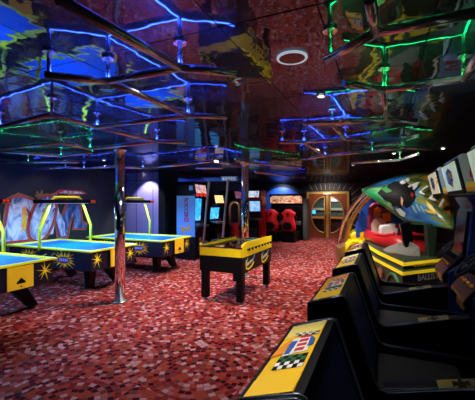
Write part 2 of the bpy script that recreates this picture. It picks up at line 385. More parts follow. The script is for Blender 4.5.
# ------------------------------------------------------------------ graffiti mural on the left wall (letters D O M)
def mural():
    U=UL+.001
    mb=MB()
    # local 2-D: x along +v from 3.6, y height
    mats=['g_red','g_white','g_orange','g_blue','g_tan','blackm']
    layer=[0]
    def P(x,y,h): return (U+h, 3.42+x, .80+(y-.86)*.885)
    def shape(pts,mi,h): mb.prism([P(x,y,h) for x,y in pts],(.004,0,0),mi)
    def outl(pts,grow):
        cx=sum(p[0] for p in pts)/len(pts); cy=sum(p[1] for p in pts)/len(pts)
        n=len(pts); out=[]
        for i,(x,y) in enumerate(pts):
            a=pts[i-1]; b=pts[(i+1)%n]
            tx,ty=b[0]-a[0],b[1]-a[1]; l=math.hypot(tx,ty) or 1
            nx,ny=ty/l,-tx/l
            if nx*(x-cx)+ny*(y-cy)<0: nx,ny=-nx,-ny
            out.append((x+nx*grow,y+ny*grow))
        return out
    def ell(cx,cy,rx,ry,rot=0,n=28,k=2.3):
        r=[]
        for i in range(n):
            a=2*PI*i/n; c,s=math.cos(a),math.sin(a)
            x=rx*math.copysign(abs(c)**(2/k),c); y=ry*math.copysign(abs(s)**(2/k),s)
            r.append((cx+x*math.cos(rot)-y*math.sin(rot), cy+x*math.sin(rot)+y*math.cos(rot)))
        return r
    def letter(pts,fill,h,gr=.05):
        shape(outl(pts,gr*1.75),4,h); shape(outl(pts,gr),0,h+.003); shape(pts,fill,h+.006)
    # hooked letter at the left edge
    letter(ell(.30,1.32,.40,.52),3,.0); shape(ell(.20,1.22,.22,.34),5,.011); shape(ell(.15,1.18,.10,.2),4,.013)
    # D
    d=[(.74,.86),(.88,1.25),(.96,1.82),(1.12,1.90),(1.40,1.80),(1.62,1.58),(1.68,1.25),(1.55,.98),(1.35,.86)]
    letter(d,1,.014); shape([(1.18,1.05),(1.30,1.15),(1.30,1.55),(1.24,1.66),(1.20,1.62)],2,.024)
    shape([(1.28,1.08),(1.42,1.25),(1.40,1.48),(1.27,1.66),(1.33,1.4),(1.32,1.2)],0,.026)
    # M (stem and blue strokes) behind the O
    letter([(x_-.44,y_) for x_,y_ in [(2.12,.90),(2.16,1.9),(2.42,1.98),(2.52,1.5),(2.62,1.36),(2.74,1.66),(2.82,1.95),(3.05,1.92),(3.14,1.2),(3.30,1.12),(3.28,1.02),(2.92,1.03),(2.95,1.5),(2.78,1.18),(2.72,.80),(2.52,.82),(2.42,1.4),(2.36,.92)]],3,.012,.04)
    shape([(x_-.44,y_) for x_,y_ in [(2.13,.91),(2.17,1.88),(2.40,1.94),(2.52,1.48),(2.66,1.2),(2.68,.86),(2.56,.84),(2.42,1.42),(2.36,.93)]],1,.022)
    # O leaning
    letter(ell(1.66,1.36,.25,.56,-.30),1,.026,.045); shape(ell(1.68,1.37,.07,.30,-.30),2,.036)
    for (x,y) in ((1.62,1.5),(1.68,1.35),(1.72,1.2),(1.83,1.62),(1.88,1.5),(1.55,1.62)):
        shape([(x,y),(x+.05,y+.02),(x+.09,y+.11),(x+.04,y+.1)],3,.038)
    # crown-like splash and top flourish
    shape([(1.50,1.90),(1.54,2.06),(1.60,1.96),(1.66,2.08),(1.70,1.95),(1.78,2.0),(1.74,1.86),(1.60,1.84)],4,.003)
    shape([(1.95,1.99),(2.1,2.1),(2.75,2.08),(2.9,2.0),(2.6,1.98)],0,.002); shape([(2.1,2.0),(2.22,2.07),(2.7,2.05),(2.8,2.0)],1,.007)
    shape([(1.2,.72),(1.3,.80),(1.9,.80),(2.2,.74),(1.7,.70)],4,.0)
    o=mb.build('graffiti_mural',mats,base=(U,5.1,0))
    tag(o,'spray-painted graffiti letters in white, blue and red on the left wall behind the hockey tables','mural')
mural()

# ------------------------------------------------------------------ air hockey tables
HT=.78
M['hockeybody']=mat('hockey_body',(.006,.006,.022),.4,spec=.3)
def hockey():
    L_,Wd=2.2,1.15          # local: x from -L_ (wall end) to 0 (goal end towards aisle), y 0..Wd
    t=root('air_hockey_table',(0,0,0),0,'-','game table','air hockey tables')
    MB().prism([(-L_+.03,.03,.42),(-.03,.03,.42),(-.03,.03,.748),(-L_+.03,.03,.748)],(0,Wd-.06,0)).build('cabinet','hockeybody',t,bevel=.02)
    MB().box(-L_+.07,-.07,.07,Wd-.07,.745,.752).build('playfield','playblue',t)
    rim=MB()
    for (a,b,c,d) in ((-L_,0,0,.075),(-L_,0,Wd-.075,Wd),(-L_,-L_+.075,.075,Wd-.075),(-.075,0,.075,Wd-.075)): rim.box(a,b,c,d,.748,HT)
    rim.build('rail','lime',t,bevel=.008)
    # goal panel on the aisle end with a dark spade mark
    g=MB().prism([(.0,.43,.44),(.0,.78,.44),(.0,.78,.745),(.0,.43,.745)],(.018,0,0)).build('goal_panel','amber',t,bevel=.004)
    MB().prism([(.019,.54,.515),(.019,.67,.515),(.019,.66,.54),(.019,.605,.59),(.019,.55,.54)],(.003,0,0)).disc((.0195,.605,.475),(0,1,0),(0,0,1),.01,.01,.003).build('arrow_mark','black',g)
    # starbursts
    def star(mb,fr_,n,r0,r1,w,mi,h,sq=1.):
        for k in range(n):
            a=2*PI*k/n+.13*(k%3); r=r1*(.7+.3*((k*7)%5)/4)
            c,s=math.cos(a),math.sin(a)
            q=[(c*r0-s*w,(s*r0+c*w)*sq),(c*r,s*r*sq),(c*r0+s*w,(s*r0-c*w)*sq)]
            mb.prism([fr_(x,y,h) for x,y in q],fr_(0,0,.002)-fr_(0,0,0),mi)
    fe=frame2d((-.03,.98,.61),(0,1,0),(0,0,1)); mb=MB(); star(mb,fe,9,.004,.16,.009,0,.002); mb.disc(fe(0,0,.002),(0,1,0),(0,0,1),.022,.022,.003,0); mb.build('end_star','yellow',t)
    fe2=frame2d((-.03,.17,.61),(0,1,0),(0,0,1)); mb=MB(); star(mb,fe2,9,.004,.16,.009,0,.002); mb.disc(fe2(0,0,.002),(0,1,0),(0,0,1),.022,.022,.003,0); mb.build('end_star','yellow',t)
    for yy,sg in ((.03,1),(Wd-.03,-1)):
        for xx,sc in ((-.66,1.45),(-1.6,1.45)):
            ff=frame2d((xx,yy,.585),(sg,0,0),(0,0,1)); mb=MB()
            star(mb,ff,26,.10,.24*sc,.024,0,.002,.52); star(mb,ff,19,.08,.19*sc,.026,1,.004,.52)
            mb.disc(ff(0,0,.007),(sg,0,0),(0,0,1),.15,.06,.002,2)
            for q_ in range(5): mb.prism([ff(-.11+.045*q_,-.02,.0095),ff(-.08+.045*q_,-.02,.0095),ff(-.07+.045*q_,.025,.0095),ff(-.10+.045*q_,.025,.0095)],ff(0,0,.001)-ff(0,0,0),3)
            mb.build('burst_decal',['orange','yellow','wine','paleblue'],t)
        mb=MB(); ff=frame2d((-1.1,yy,.56),(sg,0,0),(0,0,1))
        for (x,y,w,h,mi) in ((-.12,.05,.12,.012,0),(.05,-.06,.16,.010,1),(.13,.08,.07,.01,0)):
            mb.prism([ff(x,y,.002),ff(x+w,y+.05,.002),ff(x+w,y+.05+h,.002),ff(x,y+h,.002)],ff(0,0,.002)-ff(0,0,0),mi)
        mb.build('streak_decal',['yellow','red'],t)
    # straight leg on one side, splayed leg on the other, with foot pads
    for x_ in (-L_+.48,-.48):
        for (y0,y1,w0,w1) in ((.44,.42,.09,.065),(.80,1.10,.12,.075)):
            lg=MB().loft([[(x_-.08,y0-w0,.425),(x_+.08,y0-w0,.425),(x_+.08,y0+w0,.425),(x_-.08,y0+w0,.425)],
                          [(x_-.055,y1-w1,.02),(x_+.055,y1-w1,.02),(x_+.055,y1+w1,.02),(x_-.055,y1+w1,.02)]],0,False).build('leg','black',t,bevel=.01)
            MB().lathe([(.04,0),(.035,.02)],(x_,y1,0),12).build('foot_pad','steel',lg)
    # overhead tube arch over the middle
    xm=-1.25
    a=[(xm,.0,.72),(xm,.0,1.12),(xm,.24,1.64),(xm,.30,1.685),(xm,.40,1.69),(xm,.75,1.69),(xm,.85,1.685),(xm,.91,1.64),(xm,Wd,1.12),(xm,Wd,.72)]
    MB().tube(a,.028,10).build('overhead_arch','lime',t)
    sc=MB().box(xm-.07,xm+.07,-.08,Wd+.08,1.575,1.645).build('score_box','black',t,bevel=.008)
    for s_,yy in ((1,Wd),(-1,.0)):
        x_=xm+.071*s_
        for q in (-.03,.03): MB().box(min(x_,x_+.004*s_),max(x_,x_+.004*s_),yy+q-.022,yy+q+.022,1.605,1.642).build('score_digit','redlamp',sc)
        MB().box(min(x_,x_+.004*s_),max(x_,x_+.004*s_),yy-.07,yy+.07,1.577,1.60).build('score_strip','amber',sc)
    MB().box(xm-.05,xm+.05,.1,Wd-.1,1.568,1.5755).build('playfield_lamp','hotlamp',t)
    MB().disc((xm-.5,.6,.745),(1,0,0),(0,1,0),.035,.035,.012).build('puck','red',t) if 0 else None
    return t
hk=hockey()
hk.location=(-4.46,4.1,0); hk['label']='middle air hockey table of the three, orange starburst on its long side'
dup(hk,(-4.44,2.31,0),'air hockey table nearest the camera, cut off by the left edge of the picture')
dup(hk,(-4.25,5.8,0),'air hockey table farthest back, in front of the violet wall')

# ------------------------------------------------------------------ chrome columns
def column(loc,label,r=.08):
    c=root('chrome_column',loc,0,label,'column','chrome columns')
    MB().lathe([(r,.0),(r,CH-.005)],seg=32).build('shaft','chrome',c)
    MB().lathe([(r+.035,0),(r+.035,.018),(r+.006,.03),(r+.001,.03)],seg=32).build('base_flange','steel',c)
    MB().lathe([(r+.001,CH-.05),(r+.02,CH-.03),(r+.03,CH-.008)],seg=32).build('top_collar','chrome',c)
p=atz(120,302,0); column((p.x,p.y,0),'round chrome column standing on open carpet between the hockey tables and the camera')
p=W(.16,7.1,0); column((p.x,p.y,0),'round chrome column standing behind the yellow football table',.078)

# ------------------------------------------------------------------ football (foosball) table
def foosball():
    _fa=atz(240.5,304,0); _fb=atz(267,286,0); _fc=atz(206,301.5,0)
    t=root('football_table',(0,0,0),0,'yellow and black table football game with chrome trim standing alone on the carpet','game table')
    w,l=.77,1.36
    t.scale=(1,1,1.03)
    MB().box(0,w,0,l,.47,.715).build('cabinet','black',t,bevel=.01)
    bd=MB().box(.0,w,.0,.025,.715,.845).box(0,.025,.025,l-.025,.715,.845).box(0,w,l-.025,l,.715,.845); bd.build('end_band','yellow',t,bevel=.004)
    # long aisle side with raised rod board
    rb=MB().prism([(w-.025,0,.715),(w-.025,l,.715),(w-.025,l,.93),(w-.025,l-.12,.935),(w-.025,.12,.935),(w-.025,0,.90)],(.03,0,0)).build('rod_board','yellow',t,bevel=.004)
    MB().prism([(0,0,.715),(0,l,.715),(0,l,.90),(0,0,.90)],(.025,0,0)).build('rod_board','yellow',t,bevel=.004)
    tr=MB().box(-.01,w+.0,-.01,.05,.845,.87).box(-.01,.05,.05,l-.05,.895,.91).box(-.01,w,l-.05,l+.01,.845,.87)
    tr.build('top_trim','chrome',t,bevel=.006)
    MB().box(.03,w-.03,.05,l-.05,.74,.75).build('pitch','pitch',t)
    gl=MB().box(.05,w-.05,.12,l-.1,.845,.852).build('pitch_cover',None or glasspane,t)
    for k in range(8):
        y=.17+k*(l-.34)/7
        rd=MB().tube([(-.16 if k%2 else -.05,y,.825),(w+.05,y,.825)],.008,8).build('rod','chrome',t)
        xh=w+.07 if k%2 else w+.16
        xh=w+.03
        MB().tube([(xh+.002,y,.825),(xh+.006,y,.825),(xh+.022,y,.825),(xh+.026,y,.825)],[.018,.022,.022,.016],12).build('handle','blackm',rd)
        pl=MB(); n=[1,3,3,5,5,3,3,1][k] if 0 else 3
        for q in range(n):
            x=w*(q+1)/(n+1)
            pl.box(x-.012,x+.012,y-.012,y+.012,.765,.83); pl.ball((x,y,.835),.012,.012,.014,8,5)
        pl.build('player_figure','red' if k%2 else 'white',rd)
    for y in (.32,1.02):
        mb=MB(); f=frame2d((w+.001,y,.60),(0,1,0),(0,0,1))
        # swooping script-like flourish in yellow with pale strokes
        def stroke(pts,wd,mi,h):
            for (a,b) in zip(pts,pts[1:]):
                dx,dy=b[0]-a[0],b[1]-a[1]; l_=math.hypot(dx,dy); nx,ny=-dy/l_*wd,dx/l_*wd
                mb.prism([f(a[0]+nx,a[1]+ny,h),f(b[0]+nx,b[1]+ny,h),f(b[0]-nx,b[1]-ny,h),f(a[0]-nx,a[1]-ny,h)],f(0,0,.002)-f(0,0,0),mi)
        stroke([(-.17,.06),(-.19,.0),(-.17,-.07),(-.08,-.085),(.05,-.06),(.15,-.01)],.016,0,.001)
        stroke([(-.16,-.02),(-.10,.0),(.0,.02),(.10,.03)],.018,0,.002)
        stroke([(-.17,-.03),(-.15,.06),(-.12,.09)],.014,1,.004); stroke([(.06,.0),(.12,.06),(.17,.10)],.014,1,.004)
        stroke([(-.08,-.03),(-.04,.03)],.010,1,.004); stroke([(-.01,-.02),(.03,.04)],.010,1,.004)
        mb.build('script_emblem',['yellow','paleblue'],t)
    for x in (.07,w-.07):
        for y in (.08,l-.08):
            lg=MB().box(x-.055,x+.055,y-.055,y+.055,.04,.47).build('leg','black',t,bevel=.008)
            MB().lathe([(.018,.014),(.018,.04)],(x,y,0),12).lathe([(.045,0),(.04,.014)],(x,y,0),16).build('levelling_foot','steel',lg)
    lv=(_fb-_fa).normalized(); rz=math.atan2(-lv.x,lv.y); t.rotation_euler=(0,0,rz)
    t.location=_fa-lv*.08-Vector((lv.y,-lv.x,0))*(w-.07)
    print('FOOS',(_fb-_fa).length,(_fc-_fa).length,math.degrees(rz))
    MB().box(.3,.42,-.006,0,.50,.53).build('coin_slot','steel',t) if 0 else None
    return t
foosball()

# ------------------------------------------------------------------ sit-down racing cabinets
def racer(name_panel, tone):
    W_=.70
    t=root('racing_cabinet',(0,0,0),0,'-','arcade machine','sit-down racing machines')
    near=[(-.42,.02),(-.42,.985),(-.40,1.0),(-.22,1.055),(-.20,1.05),(-.19,1.03),(-.045,.60),(-.02,.56),(.03,.548),(.45,.665),(.64,.70),(.64,.02)]
    far =[(-.42,.02),(-.42,.985),(-.40,1.0),(-.22,1.055),(-.20,1.05),(-.19,1.03),(-.045,.60),(-.02,.555),(.03,.54),(.64,.54),(.64,.02)]
    def plate(name,prof,y0,y1):
        o=MB().prism([(x,y0,z) for x,z in prof],(0,y1-y0,0)).build(name,'blackg',t,bevel=.004)
        # moulded edging strip along the outline
        e=MB()
        for yy in (y0,y1):
            e.tube([(x,yy,z) for x,z in prof[1:]],.004,6)
        e.build('edging','edging',o); return o
    plate('side_panel',near,0,.025); plate('side_panel',far,W_-.025,W_)
    # armrest pad, thicker along the near side
    ar=MB().prism([(.0,.025,.50),(.0,.025,.552),(.45,.025,.663),(.63,.025,.695),(.63,.025,.50)],(0,.09,0)).build('armrest','black',t,bevel=.006)
    f=frame2d((.27,.0,.6165),(.968,0,.2515),(0,1,0)); mb=MB()
    up=f(0,0,.0025)-f(0,0,0)
    mb.prism([f(0,.008,.002),f(.22,.008,.002),f(.22,.107,.002),f(0,.107,.002)],up,0)
    for (x0,x1,x2,x3) in ((.07,.11,.11,.07),(.15,.11,.11,.15)):
        mb.prism([f(x0,.03,.0045),f(x1,.05,.0045),f(x2,.065,.0045),f(x3,.085,.0045)],up,1)
    mb.prism([f(.09,.012,.0045),f(.13,.012,.0045),f(.118,.103,.0045),f(.102,.103,.0045)],up,1)
    mb.prism([f(.005,.012,.0045),f(.07,.012,.0045),f(.07,.025,.0045),f(.005,.025,.0045)],up,2); mb.prism([f(.15,.09,.0045),f(.215,.09,.0045),f(.215,.103,.0045),f(.15,.103,.0045)],up,2)
    mb.build('arm_label',['labelamber','black','labelblue'],ar)
    # backrest block with reclined navy front
    MB().prism([(-.415,.025,.02),(-.415,.025,.982),(-.208,.025,1.05),(-.05,.025,.575),(.0,.025,.02)],(0,W_-.05,0)).build('backrest','navy',t)
    MB().box(-.05,.46,.115,W_-.05,.30,.50).build('seat_cushion','rubber',t,bevel=.02)
    MB().box(.0,.64,.055,W_-.05,.02,.30).build('seat_base','blackm',t)
    # decorated cap on the back of the seat
    sl=Vector((.155,0,.0527)); exv=Vector((0,1,0))   # x along the seat width, y up the slope
    f=frame2d((-.392,.035,.9955),(0,1,0),sl)
    L_=W_-.07; H_=sl.length
    MB().prism([(-.415,.03,.983),(-.415,W_-.03,.983),(-.205,W_-.03,1.0535),(-.205,.03,1.0535)],(0,0,.004)).build('cap_frame','blackm',t)
    # frame2d normal = ex x ey -> points up? ensure
    sgn=1 if (f(0,0,1)-f(0,0,0)).z>0 else -1
    def q(x,y,h): return f(x,y,h*sgn)
    up=q(0,0,.003)-q(0,0,0)
    cap=MB().prism([q(.0,.0,.001),q(L_,.0,.001),q(L_,H_,.001),q(0,H_,.001)],up,0)
    cap=cap.build('decorated_cap',tone[0],t)
    mb=MB()
    # paler upper field beyond, chequered flag, orange pennant, blue curl and red lettering bars
    def sh(pts,mi,h):
        if mi not in (5,7): pts=[(.35+(x-.35)*1.25,.085+(y-.09)*1.08) for x,y in pts]
        mb.prism([q(x,y*.86,h) for x,y in pts],up*.6,mi)
    sh([(L_-.16,0),(L_,0),(L_,H_*1.15),(L_-.11,H_*1.15)],5,.004); sh([(0,0),(.10,0),(.13,H_*1.15),(0,H_*1.15)],7,.004)
    x0=.20
    for i in range(6):
        for j in range(4):
            if (i+j)%2==0: sh([(x0+j*.022,.055+i*.020),(x0+j*.022+.022,.055+i*.020),(x0+j*.022+.024,.075+i*.020),(x0+j*.022+.002,.075+i*.020)],0,.005)
            else: sh([(x0+j*.022,.055+i*.020),(x0+j*.022+.022,.055+i*.020),(x0+j*.022+.024,.075+i*.020),(x0+j*.022+.002,.075+i*.020)],1 if j<2 else 6,.005)
    sh([(.29,.06),(.42,.055),(.44,.15),(.31,.165)],1,.0055)
    sh([(.29,.01),(.36,.018),(.43,.06),(.40,.065),(.31,.06)],2,.0065)
    sh([(.30,.065),(.40,.065),(.40,.095),(.30,.09)],3,.007)
    sh([(.34,.155),(.43,.15),(.40,.175),(.35,.178)],3,.007)
    for k in range(3): sh([(.315+.036*k,.105),(.335+.036*k,.105),(.338+.036*k,.145),(.318+.036*k,.145)],4,.007)
    sh([(.42,.10),(.435,.10),(.437,.15),(.422,.15)],4,.007)
    for i in range(7):
        for j in range(2):
            a=.455+.012*j-.002*i; y=.06+.017*i
            sh([(a,y),(a+.012,y),(a+.012,y+.017),(a,y+.017)],0 if (i+j)%2 else 1,.006)
    mb.build('flag_emblem',['black','white','orange','blueink','red',tone[1],'green','amber'],cap)
    # console with monitor, wheel and overhanging marquee
    c=MB().prism([(.64,.02,.02),(.64,.02,.85),(.80,.02,.98),(.86,.02,1.55),(.80,.02,1.66),(1.45,.02,1.66),(1.45,.02,.02)],(0,W_-.04,0)).build('console','navyg',t,bevel=.015)
    MB().prism([(.775,.10,1.0),(.825,.10,1.5),(.835,.10,1.5),(.785,.10,1.0)],(0,W_-.2,0)).build('monitor','blackg',t)
    dk=MB().prism([(.60,.06,.72),(.585,.06,.80),(.74,.06,1.02),(.80,.06,1.03),(.80,.06,.72)],(0,W_-.12,0)).build('dashboard','blackg',t,bevel=.02)
    n=Vector((-.78,0,.62)).normalized(); e1=Vector((0,1,0)); e2=n.cross(e1)
    cc=Vector((.66,W_/2,1.05))
    whl=MB().tube([cc+e1*.12*math.cos(a)+e2*.12*math.sin(a) for a in [2*PI*k/28 for k in range(28)]],.014,10,loop=True)
    whl.tube([cc-n*.01,cc-n*.12],.03,12); whl.disc(cc-n*.01,e1,e2,.055,.055,.02)
    for a in (0,PI,1.5*PI): whl.tube([cc,cc+e1*.115*math.cos(a)+e2*.115*math.sin(a)],.014,8)
    whl.build('steering_wheel','rubber',t)
    for k in range(4): MB().ball((.66,.17+k*.12,.91),.02,.02,.02,10,6,0).build('start_button','orange',dk)
    # vent grille low on the console front
    gr=MB()
    for i in range(9):
        for j in range(3): gr.disc((.586,.12+i*.026+(j%2)*.013,.738+j*.022),(0,1,0),(0,0,1),.010,.010,.012,seg=6)
    gr.build('vent_grille','copper',c)
    # marquee head
    MQ=len(bpy.data.objects)
    hd=MB().prism([(.53,0,1.665),(.47,0,1.90),(.49,0,1.93),(1.05,0,1.93),(1.1,0,1.665)],(0,W_,0)).build('marquee_head','grey',t,bevel=.01)
    MB().prism([(.534,.0,1.665),(.474,.0,1.90),(.455,.0,1.90),(.515,.0,1.655)],(0,W_,0)).build('marquee_frame','blackm',hd,bevel=.006)
    lf=MB().prism([(.511,.05,1.685),(.460,.05,1.885),(.450,.05,1.885),(.501,.05,1.683)],(0,W_-.10,0)).build('marquee_light',tone[2],hd)
    mb=MB()
    ff=frame2d((.4985,.35,1.69),(0,-1,0),(-.051,0,.2))
    nn=(ff(0,0,1)-ff(0,0,0)); s2=1 if nn.x<0 else -1
    def s3(pts,mi,h): mb.prism([ff(x,y,h*s2) for x,y in pts],(ff(0,0,.002*s2)-ff(0,0,0)),mi)
    s3([(-.12,.06),(.02,.03),(.13,.07),(.14,.14),(.04,.17),(-.10,.15)],0,.004)
    s3([(-.09,.07),(.0,.06),(.0,.13),(-.08,.13)],1,.006); s3([(.03,.03),(.09,.02),(.07,.07),(.03,.07)],2,.006); s3([(.02,.09),(.11,.085),(.11,.13),(.02,.14)],3,.006)
    mb.build('marquee_emblem',['blueink','paleblue','orange','amber'],lf)
    st=MB()
    for (z0,z1,mi) in ((1.70,1.735,0),(1.675,1.70,1)):
        st.prism([(.53,-.0015,z0),(1.09,-.0015,z0),(1.085,-.0015,z1),(.525,-.0015,z1)],(0,-.002,0),mi)
    f4=frame2d((.60,-.001,1.80),(1,0,0),(0,0,1))
    for (x0,y0,x1,y1) in ((-.05,.03,.06,.045),(-.05,-.005,.06,.012),(-.05,-.035,-.03,.03),(-.01,-.035,.01,.03),(.04,-.035,.06,.03),(-.04,-.055,-.02,-.045),(.0,-.055,.04,-.045)):
        st.prism([f4(x0,y0,.001),f4(x1,y0,.001),f4(x1,y1,.001),f4(x0,y1,.001)],f4(0,0,.002)-f4(0,0,0),2)
    st.build('head_stripe',['amber','orange','red'],hd)
    for o_ in [hd]+[c_ for c_ in t.children_recursive if c_.parent in (hd,lf)]:
        o_.data.transform(Matrix.Translation((.065,0,.012))@Matrix.Translation((0,0,1.67))@Matrix.Diagonal((1,1,1.14,1))@Matrix.Translation((0,0,-1.67)))
    MB().box(-.30,1.40,.06,W_-.06,0,.02).build('plinth','blackm',t)
    return t
M['labelamber']=mat('label_amber',(.30,.22,.04),.4); M['labelblue']=mat('label_blue',(.08,.14,.2),.4)
M['edging']=mat('edging_strip',(.10,.12,.16),.22,.6)
M['navyg']=mat('navy_gloss',(.01,.018,.07),.22,coat=.3)
M['copper']=mat('copper_grille',(.6,.25,.06),.35,.7)
tones=[('capA',('yellow2','palegold','marq_pale')),('capB',('yellow2','palegold','marq_pale')),('capC',('amber','orange','marq_pale')),('capD',('brown','orange','marq_cream'))]
M['yellow2']=mat('cap_yellow',(.93,.56,.02),.3,var=.12,vscale=4)
M['palegold']=mat('cap_pale',(.95,.78,.20),.3)
M['brown']=mat('cap_brown',(.25,.10,.03),.4,var=.4)
labs=['sit-down racing machine nearest the camera, its yellow flag-emblem seat cap cut by the bottom edge',
      'sit-down racing machine second from the camera, with an orange and yellow flag-emblem seat cap',
      'sit-down racing machine third from the camera, under the pale marquee with grey striped side',
      'sit-down racing machine farthest from the camera, with a brown seat cap beside the canopy ride']
order=[(0,.91),(2,2.01),(1,3.08),(3,4.15)]
for k,(ti,v) in enumerate(order):
    r=racer(*tones[ti]); r.location=(0,v,0); r['label']=labs[k]

# ------------------------------------------------------------------ canopy simulator ride
ride=root('simulator_pod',(.5,7.3,0),0,'canopied cockpit ride with green and blue painted sail and yellow-edged stepped base','ride',world=True)
def foot(s,dz=0):  # footprint scaled about its middle
    pts=[(.26,5.46),(.90,6.15),(1.45,6.7),(1.45,8.6),(.9,9.3),(-.2,9.3),(-.62,8.6),(-.14,6.65)]
    c=Vector((.5,7.3)); return [c+(Vector(p_)-c)*s for p_ in pts]
def tier(s0,z0,s1,z1): return MB().loft([[(p.x,p.y,z0) for p in foot(s0)],[(p.x,p.y,z1) for p in foot(s1)]],0,False)
tier(.97,0,.99,.52).build('lower_base','dkgreen',ride)
tier(1.0,.515,.955,.555).build('lower_edge_stripe','yellow',ride); tier(.955,.555,.93,.572).build('lower_ledge','dkgreen',ride)
tier(.91,.57,.90,.64).build('upper_base','dkgreen',ride)
tier(.925,.63,.855,.67).build('upper_edge_stripe','yellow',ride); tier(.855,.67,.83,.685).build('upper_ledge','dkgreen',ride)
# name along the front right face
A=Vector((.26,5.46,0)); B=Vector((.90,6.15,0)); ex=(B-A).normalized(); nrm=Vector((ex.y,-ex.x,0))
pt=A.lerp(B,.66)*.985+Vector((.5,7.3,0))*.015
text_mesh('name_lettering','BALLISTIC','white',pt+nrm*.006+Vector((0,0,.445)),ex,(0,0,1),.135,ride,.004,space=1.0)
A2=Vector(foot(.91)[0].to_3d()); B2=Vector(foot(.91)[1].to_3d())
mbx=MB()
for k in range(7):
    q_=A2.lerp(B2,.25+.08*k)+nrm*.012; mbx.prism([q_+Vector((0,0,.60)),q_+ex*.05+Vector((0,0,.605)),q_+ex*.045+Vector((0,0,.65)),q_+ex*.0+Vector((0,0,.64))],nrm*.003)
mbx.build('yellow_dash_lettering','amber',ride)
# wheel-arch ring on the front left face
Lf=Vector((-.14,6.65,0)); exl=(Vector((.26,5.46,0))-Lf).normalized(); nl=Vector((exl.y,-exl.x,0))
cw=Lf.lerp(Vector((.26,5.46,0)),.72)+nl*.0+Vector((0,0,.22))
MB().tube([cw+exl*.26*math.cos(a)+Vector((0,0,.24*math.sin(a))) for a in [PI*k/16 for k in range(17)]],.03,8).build('arch_trim','green',ride)
MB().disc(Lf.lerp(Vector((.26,5.46,0)),.3)+nl*.02+Vector((0,0,.36)),exl,(0,0,1),.10,.10,.02).build('side_lamp','bronze',ride)
# red tub: lofted hull with sloping nose
def ringrect(c,dirv,w,z0,z1,fl=.85):
    d=Vector(dirv).normalized(); n=Vector((d.y,-d.x,0)); c=Vector(c)
    return [c+n*w*fl*-1+Vector((0,0,z0)),c+n*w*fl+Vector((0,0,z0)),c+n*w+Vector((0,0,z1*.55+z0*.45)),c+n*w*.92+Vector((0,0,z1)),c-n*w*.92+Vector((0,0,z1)),c-n*w+Vector((0,0,z1*.55+z0*.45))]
axis=Vector((.35,-.94,0))
c0=Vector((.30,7.9,0))
hull=[]
for (s,w,z0,z1) in ((-.9,.42,.74,.95),(-.75,.50,.73,1.02),(0,.52,.73,.98),(.7,.50,.73,1.0),(1.1,.42,.73,1.06),(1.45,.25,.74,.92),(1.6,.10,.76,.82)):
    hull.append(ringrect(c0+axis.normalized()*s*(.62 if s>0 else 1),axis,w,z0-.10,z1-.11))
MB().loft(hull).build('tub','red',ride)
n_=Vector((axis.y,-axis.x,0)).normalized()
# dark red coaming rails
for sg in (-1,1):
    path=[c0+axis.normalized()*s*(.62 if s>0 else 1)+n_*sg*w*.9+Vector((0,0,z-.11)) for s,w,z in ((-.8,.46,1.03),(0,.50,1.01),(.7,.48,1.03),(1.1,.4,1.09))]
    MB().tube(path,.035,8).build('coaming','redseat',ride)
# seat with printed pilot figure and blue back shell
M['footgrey']=mat('foot_grey',(.20,.19,.16),.5,var=.4,vscale=6)
sc_=at(379,214,7.6)
bk=at(378,208,8.1)
shell=[at(x,y,8.1+.004*(x-360)) for x,y in ((356,238),(356,226),(362,206),(371,194),(384,189),(399,192),(404,205),(404,238))]
MB().prism(shell,W(0,.08,0)).build('back_shell','blue',ride,bevel=.02)
seat=[at(x,y,7.7) for x,y in ((369,240),(368.5,221),(370,207),(374,203),(389,202),(392,208),(393,240))]
st_=MB().prism(seat,W(0,.12,0)).build('seat','wine',ride,bevel=.03)
mb=MB()
def fl(pts,mi,dd): mb.prism([at(x,y,7.68-dd) for x,y in pts],W(0,-.012,0),mi)
def el(cx,cy,rx,ry,n=16): return [(cx+rx*math.cos(2*PI*k/n),cy+ry*math.sin(2*PI*k/n)) for k in range(n)]
fl([(372,238),(371,224),(374,219),(381,218),(386,223),(388,238)],0,0)
fl(el(377,214.5,3.4,4.2),1,.02); fl([(373.5,213),(374,209),(378,207.5),(381.5,210),(380,212),(376,211.5)],2,.04)
fl([(382,214),(390,212),(391,221),(384,222)],3,.02); fl([(377,206),(384,202.5),(388,206),(386,209),(379,207)],4,.03)
mb.build('printed_figure',['cream','skin','orange','amber','black'],st_)
cn=[at(x,y,6.9) for x,y in ((382,229),(383,226),(399,223),(400,226),(397,236),(382,238))]
MB().prism(cn,W(.03,.25,0)).build('white_console','white',ride,bevel=.02)
gy=[at(x,y,d) for x,y,d in ((384,251,6.15),(394,246,6.3),(410,241,6.0),(420,247,5.8),(421,257,5.6),(402,262,5.55))]
MB().prism(gy,W(.05,.2,0)).build('grey_footwell','footgrey',ride,bevel=.02)
MB().prism([at(x,y,6.0) for x,y in ((400,223),(411,222),(414,240),(409,252),(404,245))],W(.03,.12,0)).build('front_strut','blackg',ride,bevel=.02)
MB().prism([at(x,y,5.6) for x,y in ((426,224),(438,224),(436,250),(433,262),(428,258))],W(.03,.14,0)).build('side_strut','dkgreen',ride,bevel=.02)
